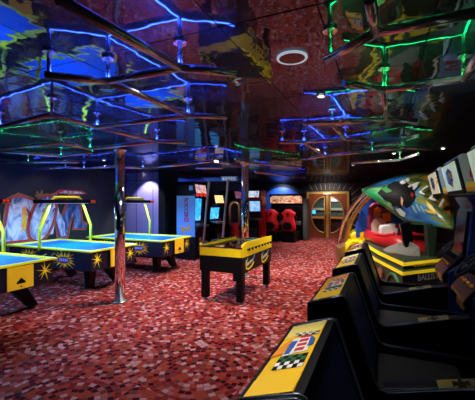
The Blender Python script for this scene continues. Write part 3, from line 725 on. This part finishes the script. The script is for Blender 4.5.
# hoops of the canopy frame
def smooth(pts,n=5):
    out=[]
    for i in range(len(pts)-1):
        p0=pts[max(i-1,0)];p1=pts[i];p2=pts[i+1];p3=pts[min(i+2,len(pts)-1)]
        for k in range(n):
            t_=k/n; out.append(.5*((2*p1)+(p2-p0)*t_+(2*p0-5*p1+4*p2-p3)*t_*t_+(3*p1-p0-3*p2+p3)*t_**3))
    return out+[pts[-1]]
h1=[at(x,y,d) for x,y,d in ((339,258,8.9),(339,244,8.8),(343,224,8.6),(352,207.5,8.2),(366,192.5,7.6),(385,183,7.0))]
h2=[at(x,y,d) for x,y,d in ((345,258,8.6),(346.5,240,8.5),(351,222,8.3),(361,205.5,7.9),(373,194,7.4),(388,186,6.9))]
MB().tube(smooth(h1),.052,10).build('canopy_hoop','chrome',ride)
MB().tube(smooth(h2),.062,10).build('canopy_hoop','bronze',ride)
# yellow stepped fairing at the hoop foot
for (pp,dd,m_) in (([(346,258),(346,247),(352,240),(366,240),(372,246),(372,256)],8.0,'yellow'),([(351,241),(351,235),(356,231),(364,231),(368,236),(368,241)],8.1,'yellow')):
    MB().prism([at(x,y,dd) for x,y in pp],W(.1,.5,0)).build('fairing',m_,ride,bevel=.04)
MB().prism([at(x,y,8.2) for x,y in ((338,262),(338,248),(346,244),(352,250),(352,263))],W(.05,.4,0)).build('step_box','bronze',ride,bevel=.02)
# painted sail canopy: curved shell between a top and a bottom edge
def sailart():
    m=bpy.data.materials.new('sail_artwork'); m.use_nodes=True; nt=m.node_tree; b=nt.nodes['Principled BSDF']; L=nt.links.new; N=nt.nodes.new
    tc=N('ShaderNodeTexCoord'); n=N('ShaderNodeTexNoise'); n.inputs['Scale'].default_value=2.6; n.inputs['Detail'].default_value=4; n.inputs['Distortion'].default_value=1.5
    L(tc.outputs['UV'],n.inputs['Vector'])
    sp=N('ShaderNodeSeparateXYZ'); L(tc.outputs['UV'],sp.inputs[0])
    a=N('ShaderNodeMath'); a.operation='MULTIPLY_ADD'; a.inputs[1].default_value=.62; a.inputs[2].default_value=-.18; L(n.outputs['Fac'],a.inputs[0])
    b2=N('ShaderNodeMath'); b2.operation='MULTIPLY_ADD'; b2.inputs[1].default_value=.60; L(sp.outputs[0],b2.inputs[0]); L(a.outputs[0],b2.inputs[2])
    v=N('ShaderNodeMath'); v.operation='MULTIPLY_ADD'; v.inputs[1].default_value=.30; L(sp.outputs[1],v.inputs[0]); L(b2.outputs[0],v.inputs[2])
    r=N('ShaderNodeValToRGB'); st=[(.12,(.01,.08,.03)),(.28,(.01,.20,.07)),(.38,(.16,.36,.14)),(.44,(.01,.07,.05)),(.54,(.01,.10,.40)),(.63,(.05,.30,.62)),(.70,(.26,.28,.02)),(.77,(.01,.07,.03)),(.86,(.55,.24,.01)),(.96,(.5,.15,.01))]
    for i,(p_,c) in enumerate(st):
        e=r.color_ramp.elements[i] if i<2 else r.color_ramp.elements.new(p_); e.position=p_; e.color=(*c,1)
    L(v.outputs[0],r.inputs['Fac']); L(r.outputs['Color'],b.inputs['Base Color']); b.inputs['Roughness'].default_value=.3
    return m
M['sail']=sailart()
top=[(362,190),(378,182.5),(396,177),(414,174),(431,173.5),(443,189),(452,207)]
bot=[(362.5,191.5),(374,199),(386,207),(397,215),(408,223),(430,224.5),(453,229)]
def interp(c,t_):
    x=t_*(len(c)-1); i=min(int(x),len(c)-2); f_=x-i
    return c[i][0]*(1-f_)+c[i+1][0]*f_, c[i][1]*(1-f_)+c[i+1][1]*f_
def sailpt(u_,v_,h=0.):
    a_=interp(top,u_); b_=interp(bot,u_); x=a_[0]*v_+b_[0]*(1-v_); y=a_[1]*v_+b_[1]*(1-v_)
    d=7.0-1.75*(x-362)/90 - .35*math.sin(PI*v_)*math.sin(PI*min(1,u_*.9+.05)) + .5*v_
    return at(x,y,d-h)
nu,nv=28,12
me=bpy.data.meshes.new('canopy_sail'); vs=[]; fs=[]; uvs=[]
for i in range(nu+1):
    for j in range(nv+1): vs.append(sailpt(i/nu,j/nv)-ride.location)
for i in range(nu):
    for j in range(nv): fs.append((i*(nv+1)+j,(i+1)*(nv+1)+j,(i+1)*(nv+1)+j+1,i*(nv+1)+j+1))
me.from_pydata(vs,[],fs); ul=me.uv_layers.new(name='uv')
for p_ in me.polygons:
    p_.use_smooth=True
    for li in p_.loop_indices:
        vi=me.loops[li].vertex_index; ul.data[li].uv=((vi//(nv+1))/nu,(vi%(nv+1))/nv)
me.materials.append(M['sail']); sail=bpy.data.objects.new('canopy_sail',me); COL.objects.link(sail); sail.parent=ride
so=sail.modifiers.new('thick','SOLIDIFY'); so.thickness=.03; so.offset=0
edge=[sailpt(i/nu,1) for i in range(nu+1)]+[sailpt(1,1-j/nv) for j in range(1,nv+1)]+[sailpt(1-i/nu,0) for i in range(1,nu+1)]
MB().tube(edge,.018,8).build('sail_rim','green',sail,base=ride.location)
# dark beast-like patch, pale slashes and letters laid on the sail surface
def onsail(uvp,h=.03): return [sailpt(a_,b_,h) for a_,b_ in uvp]
def sailpatch(mb,poly,mi,h):
    # fan over a denser outline so that it follows the curve
    n=len(poly); cx=sum(p_[0] for p_ in poly)/n; cy=sum(p_[1] for p_ in poly)/n
    den=[]
    for i in range(n):
        a_,b_=poly[i],poly[(i+1)%n]
        for k in range(6): den.append((a_[0]+(b_[0]-a_[0])*k/6,a_[1]+(b_[1]-a_[1])*k/6))
    rings=[]
    for s in (1.,.85,.7,.55,.4,.25,.1,.01): rings.append([sailpt(cx+(x-cx)*s,cy+(y-cy)*s,h) for x,y in den])
    mb.loft(rings,mi,True,False)
M['paleg']=mat('pale_green_ink',(.45,.6,.5),.4)
_grid=[]
for i in range(141):
    for j in range(61):
        a_=interp(top,i/140); b_=interp(bot,i/140); v_=j/60
        _grid.append((a_[0]*v_+b_[0]*(1-v_),a_[1]*v_+b_[1]*(1-v_),i/140,v_))
def uvof(px,py):
    g=min(_grid,key=lambda g_:(g_[0]-px)**2+(g_[1]-py)**2); return g[2],g[3]
def ppatch(mb,pts,mi,h): sailpatch(mb,[uvof(*p_) for p_ in pts],mi,h*1.6+.012)
mb=MB()
ppatch(mb,[(377,193),(383,186.5),(391,182),(401,181),(409,184),(414,190),(415.5,197),(411,204),(406,208),(404,204),(400,210),(397,205),(393,207),(390,202),(384,200)],0,.02)
ppatch(mb,[(401,196),(403,200),(402.5,207),(400.5,203)],2,.03); ppatch(mb,[(411,192),(413.5,194),(413,197),(410,196)],1,.03)
for (x,y) in ((412,206),(416,204.5),(420,206)): ppatch(mb,[(x,y),(x+1.5,y),(x+5,y+6),(x+4,y+6.5)],3,.024)
ppatch(mb,[(396,209),(400,208),(406,213),(404,217),(400,215)],3,.022)
ppatch(mb,[(381,189),(388,184),(386,187),(392,191),(386,193)],4,.026)
ppatch(mb,[(425,199),(432,205),(437,214),(431,211)],5,.024); ppatch(mb,[(424,209),(434,212),(437,215),(428,213)],5,.024)
mb.build('painted_patch',['blackm','red','skin','paleg','green','amber'],sail,base=ride.location)
for ch,(px,py) in zip('BALLI',((404.5,181),(414.5,185.5),(424.5,190.5),(433.5,196.5),(441,203))):
    a_=uvof(px,py); 
    def S3(x,y):
        u_,v_=uvof(x,y); return sailpt(u_,v_,.13)
    o_=S3(px,py); e_=(S3(px+4,py+2.2)-S3(px-4,py-2.2)).normalized()
    upv=(S3(px,py)-S3(px-3,py+6)).normalized(); upv=(upv-e_*upv.dot(e_)).normalized()
    text_mesh('sail_letter',ch,'white',o_,e_,upv,.25,sail,.03,bold=.012)
# ------------------------------------------------------------------ arcade cabinets along the machine alcove (front faces +u)
def upright(loc,rz,label,side_m,scr,marq,h=2.0,w=.72,group='arcade cabinets along the far left wall',ctrl='pcb',st=.03):
    t=root('arcade_cabinet',loc,rz,label,'arcade machine',group)
    hw=w/2
    prof=[(-.42,.0),(-.42,h),(.16,h),(.22,h-.30),(.05,h-.36),(.0,1.0),(.26,.93),(.28,.85),(.20,.78),(.20,0)]
    for y0,y1 in ((-hw,-hw+st),(hw-st,hw)):
        MB().prism([(x,y0,z) for x,z in prof],(0,y1-y0,0)).build('side_panel',side_m,t,bevel=.005)
    inn=[(-.40,.02),(-.40,h-.02),(.12,h-.02),(.17,h-.29),(.01,h-.35),(-.05,1.0),(.22,.90),(.17,.76),(.17,.02)]
    MB().prism([(x,-hw+.03,z) for x,z in inn],(0,w-.06,0)).build('body','black',t)
    MB().prism([(.128,-hw+.04,h-.03),(.178,-hw+.04,h-.27),(.168,-hw+.04,h-.27),(.118,-hw+.04,h-.03)],(0,w-.08,0)).build('marquee',marq,t)
    zs0,zs1=1.06,h-.42
    x0=lambda z: -.05+(z-1.0)*.06/(h-1.35)
    MB().prism([(x0(zs0)+.004,-hw+.07,zs0),(x0(zs1)+.004,-hw+.07,zs1),(x0(zs1)+.02,-hw+.07,zs1),(x0(zs0)+.02,-hw+.07,zs0)],(0,w-.14,0)).build('screen',scr,t) if st<.05 else MB().prism([(x0(1.24)+.004,-hw+.11,1.24),(x0(zs1)+.004,-hw+.11,zs1),(x0(zs1)+.02,-hw+.11,zs1),(x0(1.24)+.02,-hw+.11,1.24)],(0,w-.22,0)).build('screen',scr,t)
    cp=MB().prism([(.0,-hw+.035,1.0),(.25,-hw+.035,.935),(.25,-hw+.035,.905),(.0,-hw+.035,.95)],(0,w-.07,0)).build('control_panel',ctrl,t)
    for yy in (-.17,.17):
        MB().tube([(.10,yy,.965),(.10,yy,1.05)],.008,6).ball((.10,yy,1.06),.02,.02,.02,10,6).build('joystick','red',cp)
        b_=MB()
        for k in range(3): b_.lathe([(.018,.0),(.016,.018)],(.15,yy+.05+k*.04,.952),10)
        b_.build('button','white',cp)
    MB().box(.165,.185,-.14,.14,.25,.6).build('coin_door','steel',t,bevel=.006)
    return t
m1=upright((-4.92,8.28,0),0,'arcade cabinet with a pale blue side panel lettered vertically beside the violet wall','black','screen','marq_hot',h=2.12)
# pale blue lettered poster panel on its side facing the room
pp=MB().box(-.40,.19,-.378,-.36,.64,1.77).build('side_graphic','paleblue',m1)
text_mesh('vertical_lettering','ROCCER','wine',(-.09,-.380,1.44),(0,0,-1),(1,0,0),.165,pp,.006,bold=.025,space=.82)
text_mesh('roman_numeral','II','red',(-.09,-.380,1.10),(0,0,-1),(1,0,0),.22,pp,.006,bold=.03)
text_mesh('big_numeral','2','orange',(-.11,-.381,.86),(.25,0,-1),(1,0,.25),.40,pp,.006,bold=.03)
MB().box(-.0,.12,-.368,-.36,1.93,2.05).build('notice','paleblue',m1)
for yy in (-.22,0,.22): MB().ball((.19,yy,1.80),.05,.05,.05,12,8).build('beacon_lamp','redlamp',m1)
upright((-4.95,9.5,0),0,'arcade cabinet with a leaning blue screen and amber marquee, second from the violet wall','black','screen','marq_amber',h=1.84)
m3=upright((-4.85,10.8,0),0,'dark arcade cabinet with a pink marquee and dim screen, third from the violet wall','black','screend','marq_pink',h=2.0)
p=W(-.10,10.9,0)
gs=root('game_seat',(p.x,p.y,0),YAW,'round-topped bronze game seat on a red base standing in front of the alcove cabinets','seat')
MB().lathe([(.20,0),(.20,.05),(.14,.08),(.13,.80),(.17,.86)],seg=20).build('red_base','red',gs)
MB().prism([(.15*math.cos(PI*k/14),.02,1.40+.19*math.sin(PI*k/14)) for k in range(15)]+[(-.15,.02,.90),(.15,.02,.90)],(0,.10,0)).build('seat_back','blackm',gs,bevel=.01)
MB().tube([(.15,0,.90)]+[(.15*math.cos(PI*k/14),0,1.40+.19*math.sin(PI*k/14)) for k in range(15)]+[(-.15,0,.90)],.035,8).build('back_rim','bronze',gs)
MB().box(-.17,.17,-.10,.22,.86,.92).build('seat_pad','wine',gs,bevel=.02)
p=W(.67,12.9,0)
m4=upright((p.x,p.y,0),-PI/2+.0,'red-sided arcade cabinet with white and blue marquee facing the room beside the twin racing seats','red','screen2','marq_white',h=2.05,w=.64,st=.085,group='arcade cabinets along the far left wall')
MB().box(.165,.205,-.30,.30,1.67,1.765).build('red_fascia','redlamp' if 0 else 'red',m4)

# canopy bar with signs over the alcove machines
M['postgrey']=mat('post_grey',(.30,.30,.33),.4,.2)
bm=root('canopy_bar',(-4.2,8.6,0),0,'blue overhead bar on leaning grey posts in front of the alcove machines','canopy bar',world=True)
e0,e1=at(178,179.5,9.0),at(241,179.5,9.7)
MB().tube([e0,e1],.06,10).build('crossbar','blue',bm)
for (x0,y0,x1) in ((209,180,202),(228,179,221)):
    t0=at(x0,y0,9.35); t1=at(x1,258,9.35); k=(t0.z)/(t0.z-t1.z); b_=t0.lerp(t1,k)
    MB().tube([t0,b_],.035,8).build('post','postgrey',bm)
a_=at(221,176.5,9.42); b_=at(237,176.5,9.55); ev=(b_-a_).normalized(); nv_=Vector((ev.y,-ev.x,0))
sg=MB().prism([a_,b_,b_-Vector((0,0,.13)),a_-Vector((0,0,.13))],nv_*.05).build('sign_plate','hotsign' if 0 else 'paleblue',bm)
mb=MB()
for k in range(5):
    q_=a_+ev*(.03+.08*k)+nv_*.052-Vector((0,0,.03)); mb.prism([q_,q_+ev*.05,q_+ev*.06-Vector((0,0,.07)),q_-Vector((0,0,.07))+ev*.01],nv_*.004)
mb.build('sign_mark','white',sg)

# ------------------------------------------------------------------ twin racing machine with red seats
pt=W(2.12,14.3,0)
tw=root('twin_racing_machine',(pt.x,pt.y,0),0,'twin racing machine with two red bucket seats and a glowing banner by the double door','arcade machine')
MB().box(-.72,.72,0,.55,0,1.45).build('screen_housing','black',tw,bevel=.03)
MB().box(-.74,.74,-.15,.55,1.52,1.94).build('banner_box','blackm',tw,bevel=.02)
MB().prism([(-.69,-.155,1.55),(.69,-.155,1.55),(.69,-.155,1.80),(.6,-.155,1.86),(-.6,-.155,1.86),(-.69,-.155,1.80)],(0,-.02,0)).build('banner','banner',tw)
MB().box(-.70,.70,-.02,0,1.45,1.52).build('riser','blackm',tw)
for s in (-1,1):
    x=s*.35
    MB().box(x-.3,x+.3,-.015,-.001,.95,1.40).build('screen','screend' if 0 else 'blackg',tw)
    MB().box(x-.32,x+.32,-.22,-.02,.62,.80).build('dashboard','dgrey',tw,bevel=.03)
    MB().tube([(x+.15*math.cos(a),-.27,.9+.15*math.sin(a)) for a in [2*PI*k/20 for k in range(20)]],.017,8,loop=True).build('steering_wheel','rubber',tw)
    MB().box(x-.27,x+.27,-1.15,-.0,0,.40).build('seat_plinth','black',tw,bevel=.03)
    # bucket seat seen from behind: lofted shell with shoulder wings and headrest
    rings=[]
    for (z,wx,y,dp) in ((.42,.16,-.95,.10),(.46,.26,-.98,.16),(.58,.29,-1.02,.18),(.74,.27,-1.03,.17),(.90,.23,-1.04,.15),(1.02,.22,-1.05,.13),(1.10,.28,-1.05,.12),(1.18,.29,-1.05,.12),(1.22,.20,-1.06,.11),(1.27,.15,-1.07,.10),(1.31,.11,-1.07,.06)):
        n=18
        rings.append([(x+wx*math.copysign(abs(math.cos(a))**.7,math.cos(a)), y+dp*math.copysign(abs(math.sin(a))**.8,math.sin(a)), z) for a in [2*PI*k/n for k in range(n)]])
    sh=MB().loft(rings).build('bucket_seat','redseat',tw)
    MB().disc((x,-1.235,.65),(1,0,0),(0,0,1),.19,.16,.06,seg=24).build('seat_opening','blackm',sh)
    MB().disc((x,-1.19,1.14),(1,0,0),(0,0,1),.06,.03,.03,seg=14).build('strap_slot','blackm',sh)
MB().box(.75,.90,-.3,.3,.0,1.75).build('side_cover','dgrey',tw,bevel=.02)

# ------------------------------------------------------------------ chrome pipe frames with rope lights under the ceiling
PZ=2.31
def pp_(px,py): return atz(px,py,PZ)
def pipeframe(label,segs,stems,led,ledsegs=None,loc=None,r=.022):
    pts={}
    allp=[pp_(*q) for s in segs for q in s]
    c=sum(allp,Vector())/len(allp)
    t=root('ceiling_pipe_frame',(c.x,c.y,CH),0,label,'ceiling frame','chrome pipe frames under the mirrored ceiling',world=True)
    for s in segs:
        P_=[pp_(*q) for q in s]
        dv=(P_[1]-P_[0]).normalized(); nn=Vector((-dv.y,dv.x,0)); zz=Vector((0,0,1))
        # round pipe with a narrow groove along its top for the rope light
        prof=[(r*math.cos(a),r*math.sin(a)) for a in [math.radians(105+330*k/22) for k in range(23)]]+[(.0057,.012),(-.0057,.012)]
        ext=[P_[0]-dv*.01,P_[1]+dv*.01]
        po=MB().loft([[e_+nn*x+zz*z for x,z in prof] for e_ in ext]).build('pipe','pipe',t)
        if led:
            n4=nn*.0048
            MB().prism([P_[0]+n4+zz*.013,P_[1]+n4+zz*.013,P_[1]-n4+zz*.013,P_[0]-n4+zz*.013],(0,0,.0078)).build('rope_light',led,po)
    for q in stems:
        a=pp_(*q)
        so=MB().tube([a,Vector((a.x,a.y,CH-.004))],.012,8).build('stem','pipe',t)
        MB().lathe([(.035,CH-.014),(.035,CH-.003)],(a.x,a.y,0),16).build('flange','pipe',so)
    return t
# extend the first pipe beyond the frame edge
far0=pp_(61,0)-( pp_(180,67.5)-pp_(61,0)).normalized()*.5
pipeframe('chrome pipe frame with blue rope light, nearest at the top left of the ceiling',
 [((61,0.),(180,67.5)),((180,67.5),(234,73)),((180,67.5),(108,81)),((108,81),(47,75)),((108,81),(188,115)),((188,115),(226,117)),((188,115),(97,127))],
 [(180,67.5),(108,81),(188,115),(49,75.3),(61.5,.4)],'ledblue')
pipeframe('chrome pipe frame with blue rope light, hung above the hockey tables',
 [((0,126.5),(52,114)),((52,114),(97,127)),((97,127),(157,141)),((157,141),(185,142.5)),((157,141),(90,149)),((-40,138),(0,126.5))],
 [(52,114),(97.2,127),(157,141),(0,126.5)],'ledblue')
pipeframe('chrome pipe frame with green rope light, far back above the graffiti wall',
 [((0,149),(60,142.3)),((60,142.3),(90,148.5)),((90,148.5),(116,146.5)),((0,151),(61,156)),((0,162),(78,162)),((60.5,156),(92,152))],
 [(60,142.3),(90,148.5),(61,156),(28,162)],'ledgreen')
pipeframe('chrome pipe frame with blue rope light, farthest back above the violet wall',
 [((0,167.5),(28,170)),((28,170),(65,167)),((65,167),(84,168.5)),((84,168.5),(111,166.5)),((143,168),(190,164)),((190,164),(212,161)),((212,161),(241,166)),((196,168),(222,168)),((111,166.5),(143,168))],
 [(65,167),(84,168.5),(143,168),(212,161)],'ledblue',r=.022)
pipeframe('chrome pipe frame with green rope light, nearest at the top right of the ceiling',
 [((370,0.),(376,32)),((376,32),(328,58.6)),((376,32),(480,12)),((345,83),(384,89.5)),((384,89.5),(464,79)),((464,79),(482,50)),((384,89.5),(386,118.5)),((315,123),(386,118.5)),((386,118.5),(415,121))],
 [(376,32),(384,89.5),(464,79),(386,118.5),(330,57.4)],'ledgreen')
pipeframe('chrome pipe frame with blue rope light, over the aisle in front of the double door',
 [((304,123),(332,124)),((332,124),(345.5,138.7)),((345.5,138.7),(364.6,140)),((332,124),(368,120)),((280,142),(304,142)),((304,142),(345.5,138.7)),((304,142),(325,155.6)),((325,155.6),(370,151)),((325,155.6),(300,160)),((255,172),(305,178))],
 [(304,142),(332,124),(345.5,138.7),(325,155.6),(282,142)],'ledblue')
pipeframe('chrome pipe frame with green rope light, far back above the canopy ride',
 [((352,163),(400,160)),((400,160),(418,154)),((372,151.5),(404,147)),((404,147),(432,149)),((250,163),(300,167)),((235,160),(250,163))],
 [(400,160),(404,147),(372,151.5)],'ledgreen')

# ------------------------------------------------------------------ ceiling lamps
def downlight(px,py,label,lit,r=.05,z=None):
    p=atz(px,py,CH) if z is None else z
    t=root('ceiling_downlight',(p.x,p.y,CH),0,label,'ceiling light','recessed ceiling downlights')
    n=20
    ring=MB().tube([(r*math.cos(2*PI*k/n),r*math.sin(2*PI*k/n),-.008) for k in range(n)],.008,8,loop=True).build('bezel','ring_addglow' if not lit else 'ringwhite',t)
    MB().lathe([(r-.004,-.012),(r-.004,-.004)],(0,0,0),20).build('lamp','lampface' if lit else 'offlamp',t)
    return p
downlight(292,56.5,'large round ceiling fitting with a dark middle and a white ring with added glow',False,.082)
lamps=[(321,95,'small lit ceiling spot below the green rope light right of centre'),
       (143,172.5,'lit ceiling spot washing the violet wall'),
       (353,165,'small lit spot beyond the aisle pipe frame on the right'),
       (394,153,'small lit spot above the canopy sail'),
       (104,160,'small lit spot above the hockey tables'),
       (443,148,'small lit spot above the racing machine marquees')]
LP={}
for px,py,lb in lamps: LP[(px,py)]=downlight(px,py,lb,True,.028)

# ------------------------------------------------------------------ lights
def spot(name,loc,target,power,col=(1,.86,.7),ang=70,blend=.6,rad=.05):
    l=bpy.data.lights.new(name,'SPOT'); l.energy=power; l.color=col; l.spot_size=math.radians(ang); l.spot_blend=blend; l.shadow_soft_size=rad
    o=bpy.data.objects.new(name,l); COL.objects.link(o); o.location=loc
    o.rotation_euler=(Vector(target)-Vector(loc)).to_track_quat('-Z','Y').to_euler(); return o
def area(name,loc,rot,sx,sy,power,col):
    l=bpy.data.lights.new(name,'AREA'); l.shape='RECTANGLE'; l.size=sx; l.size_y=sy; l.energy=power; l.color=col
    o=bpy.data.objects.new(name,l); COL.objects.link(o); o.location=loc; o.rotation_euler=rot; return o
def down(u,v,p,ang=110,col=(1,.88,.78),rad=.08): spot('ceiling_spot',(u,v,CH-.06),(u,v,0),p,col,ang,.8,rad)
down(-3.2,4.7,300); down(-1.7,3.5,72); down(-1.2,6.2,200); down(-2.3,8.2,200); down(-1.4,10.6,240); down(-2.2,13.0,240)
down(-3.3,6.6,230); down(-1.3,1.7,22); down(-2.6,2.2,8); down(-.8,8.4,120)
down(-.75,4.6,90)
spot('front_fill_spot',(-.75,2.6,CH-.06),(-2.45,4.8,.62),190,(1,.93,.8),24,.6,.05)  # added fill on the football table's near end, no ceiling fitting there
spot('front_fill_spot',(-1.2,3.2,CH-.06),(-2.0,5.4,.75),70,(1,.93,.8),34,.6,.05)  # second added fill, along the rod board, also without a fitting
for v,p in ((2.9,230),(4.65,200),(6.35,170)): spot('panel_fill_spot',(-2.6,v-1.2,CH-.06),(-4.4,v,.58),p,(1,.93,.8),30,.6,.05)  # added fills that brighten the yellow goal panels
# hockey overhead lamps
for (u,v) in ((-5.56,4.68),(-5.54,2.88),(-5.35,6.38)):
    area('hockey_lamp',(u,v,1.545),(0,0,0),.12,.9,70,(.22,.48,1.))
# wall washer on violet wall
spot('wall_washer',(-6.13,7.40,CH-.04),(-6.13,7.66,1.2),150,(.9,.88,1.),95,.45,.02)
for v in (2.9,4.7,6.4): spot('arch_fill_spot',(-5.3,v,CH-.06),(-5.7,v,1.6),40,(1,.95,.85),60,.7,.05)  # added from above to brighten the yellow arch tops
# graffiti washers
for v in (4.0,5.0,6.1): spot('mural_spot',(-5.9,v,CH-.06),(-7.0,v,1.3),22,(1,.95,.9),80,.7,.05)
# poster panel and alcove
spot('alcove_spot',(-4.9,7.1,CH-.06),(-5.0,7.9,1.2),22,(.9,.95,1.),80,.7,.05)  # added to brighten the pale blue side panel
spot('alcove_spot',(-3.6,9.6,CH-.06),(-4.6,9.6,.9),30,(1,.9,.85),90,.7,.05)
spot('sign_fill_spot',(-3.6,7.0,CH-.05),(-4.2,8.7,2.1),40,(.9,.95,1.),50,.7,.05)  # added to lift the pale sign on the canopy bar
spot('name_fill_spot',(.15,4.95,CH-.06),(.6,5.85,.45),45,(1,.95,.85),40,.7,.05)  # added so the white name lettering comes out brighter
# far end
spot('seat_spot',(-3.5,12.2,CH-.06),(-3.5,13.2,.9),60,(1,.92,.88),80,.7,.05)
spot('door_spot',(-2.26,14.2,CH-.06),(-2.26,15.2,1.5),60,(1,.9,.75),120,.8,.05)
spot('arch_spot',(-4.35,14.6,CH-.06),(-4.35,15.2,1.7),60,(.8,.85,1.),120,.8,.05)
spot('lobby_lamp',(-2.26,16.2,CH-.06),(-2.26,16.6,0),120,(1,.95,.85),130,.6,.1)
# ride
spot('ride_spot',(-.1,5.3,CH-.06),(.75,6.4,1.6),75,(1,.97,.9),95,.7,.05)
spot('ride_spot',(-.5,6.7,CH-.06),(.2,7.6,.9),80,(1,.92,.8),85,.7,.05)
spot('ride_spot',(-.7,8.0,CH-.06),(-.4,8.4,.4),80,(1,.92,.8),80,.7,.05)
# racing machine caps
for v,p in ((1.1,75),(2.3,34),(3.4,60),(4.5,18)): spot('cap_spot',(-.55,v,CH-.06),(-.36,v,1.0),p,(1,.93,.82),48,.8,.05)
# cool glow on the racing consoles
spot('console_spot',(.1,3.6,CH-.05),(.75,4.1,1.0),22,(.35,.5,1.),100,.8,.1)
spot('console_spot',(.2,2.0,CH-.05),(.3,2.6,.5),7,(.5,.75,1.),100,.8,.1)
for v in (1.80,3.25): spot('marquee_fill_spot',(.15,v,CH-.06),(.68,v+.9,1.8),26,(.9,1,.95),50,.8,.05)  # added fills for the grey near sides of the marquee heads

w=bpy.data.worlds.new('World'); S.world=w; w.use_nodes=True
w.node_tree.nodes['Background'].inputs[0].default_value=(.03,.04,.09,1); w.node_tree.nodes['Background'].inputs[1].default_value=.04

# ------------------------------------------------------------------ camera and view
cam=bpy.data.cameras.new('camera'); co=bpy.data.objects.new('camera',cam); COL.objects.link(co)
co.location=(0,0,CZ); co.rotation_euler=(PI/2,0,YAW); cam.sensor_fit='HORIZONTAL'; cam.sensor_width=36; cam.lens=F/475*36; cam.shift_y=(HOR-200)/475
cam.clip_start=.05
S.camera=co
S.view_settings.view_transform='Standard'; S.view_settings.look='None'; S.view_settings.gamma=1; S.view_settings.use_curve_mapping=False
S.view_settings.exposure=0.0
S.cycles.caustics_reflective=False; S.cycles.caustics_refractive=False
S.cycles.max_bounces=8; S.cycles.sample_clamp_indirect=4
for o in list(S.objects):
    if '_w' in o: del o['_w']
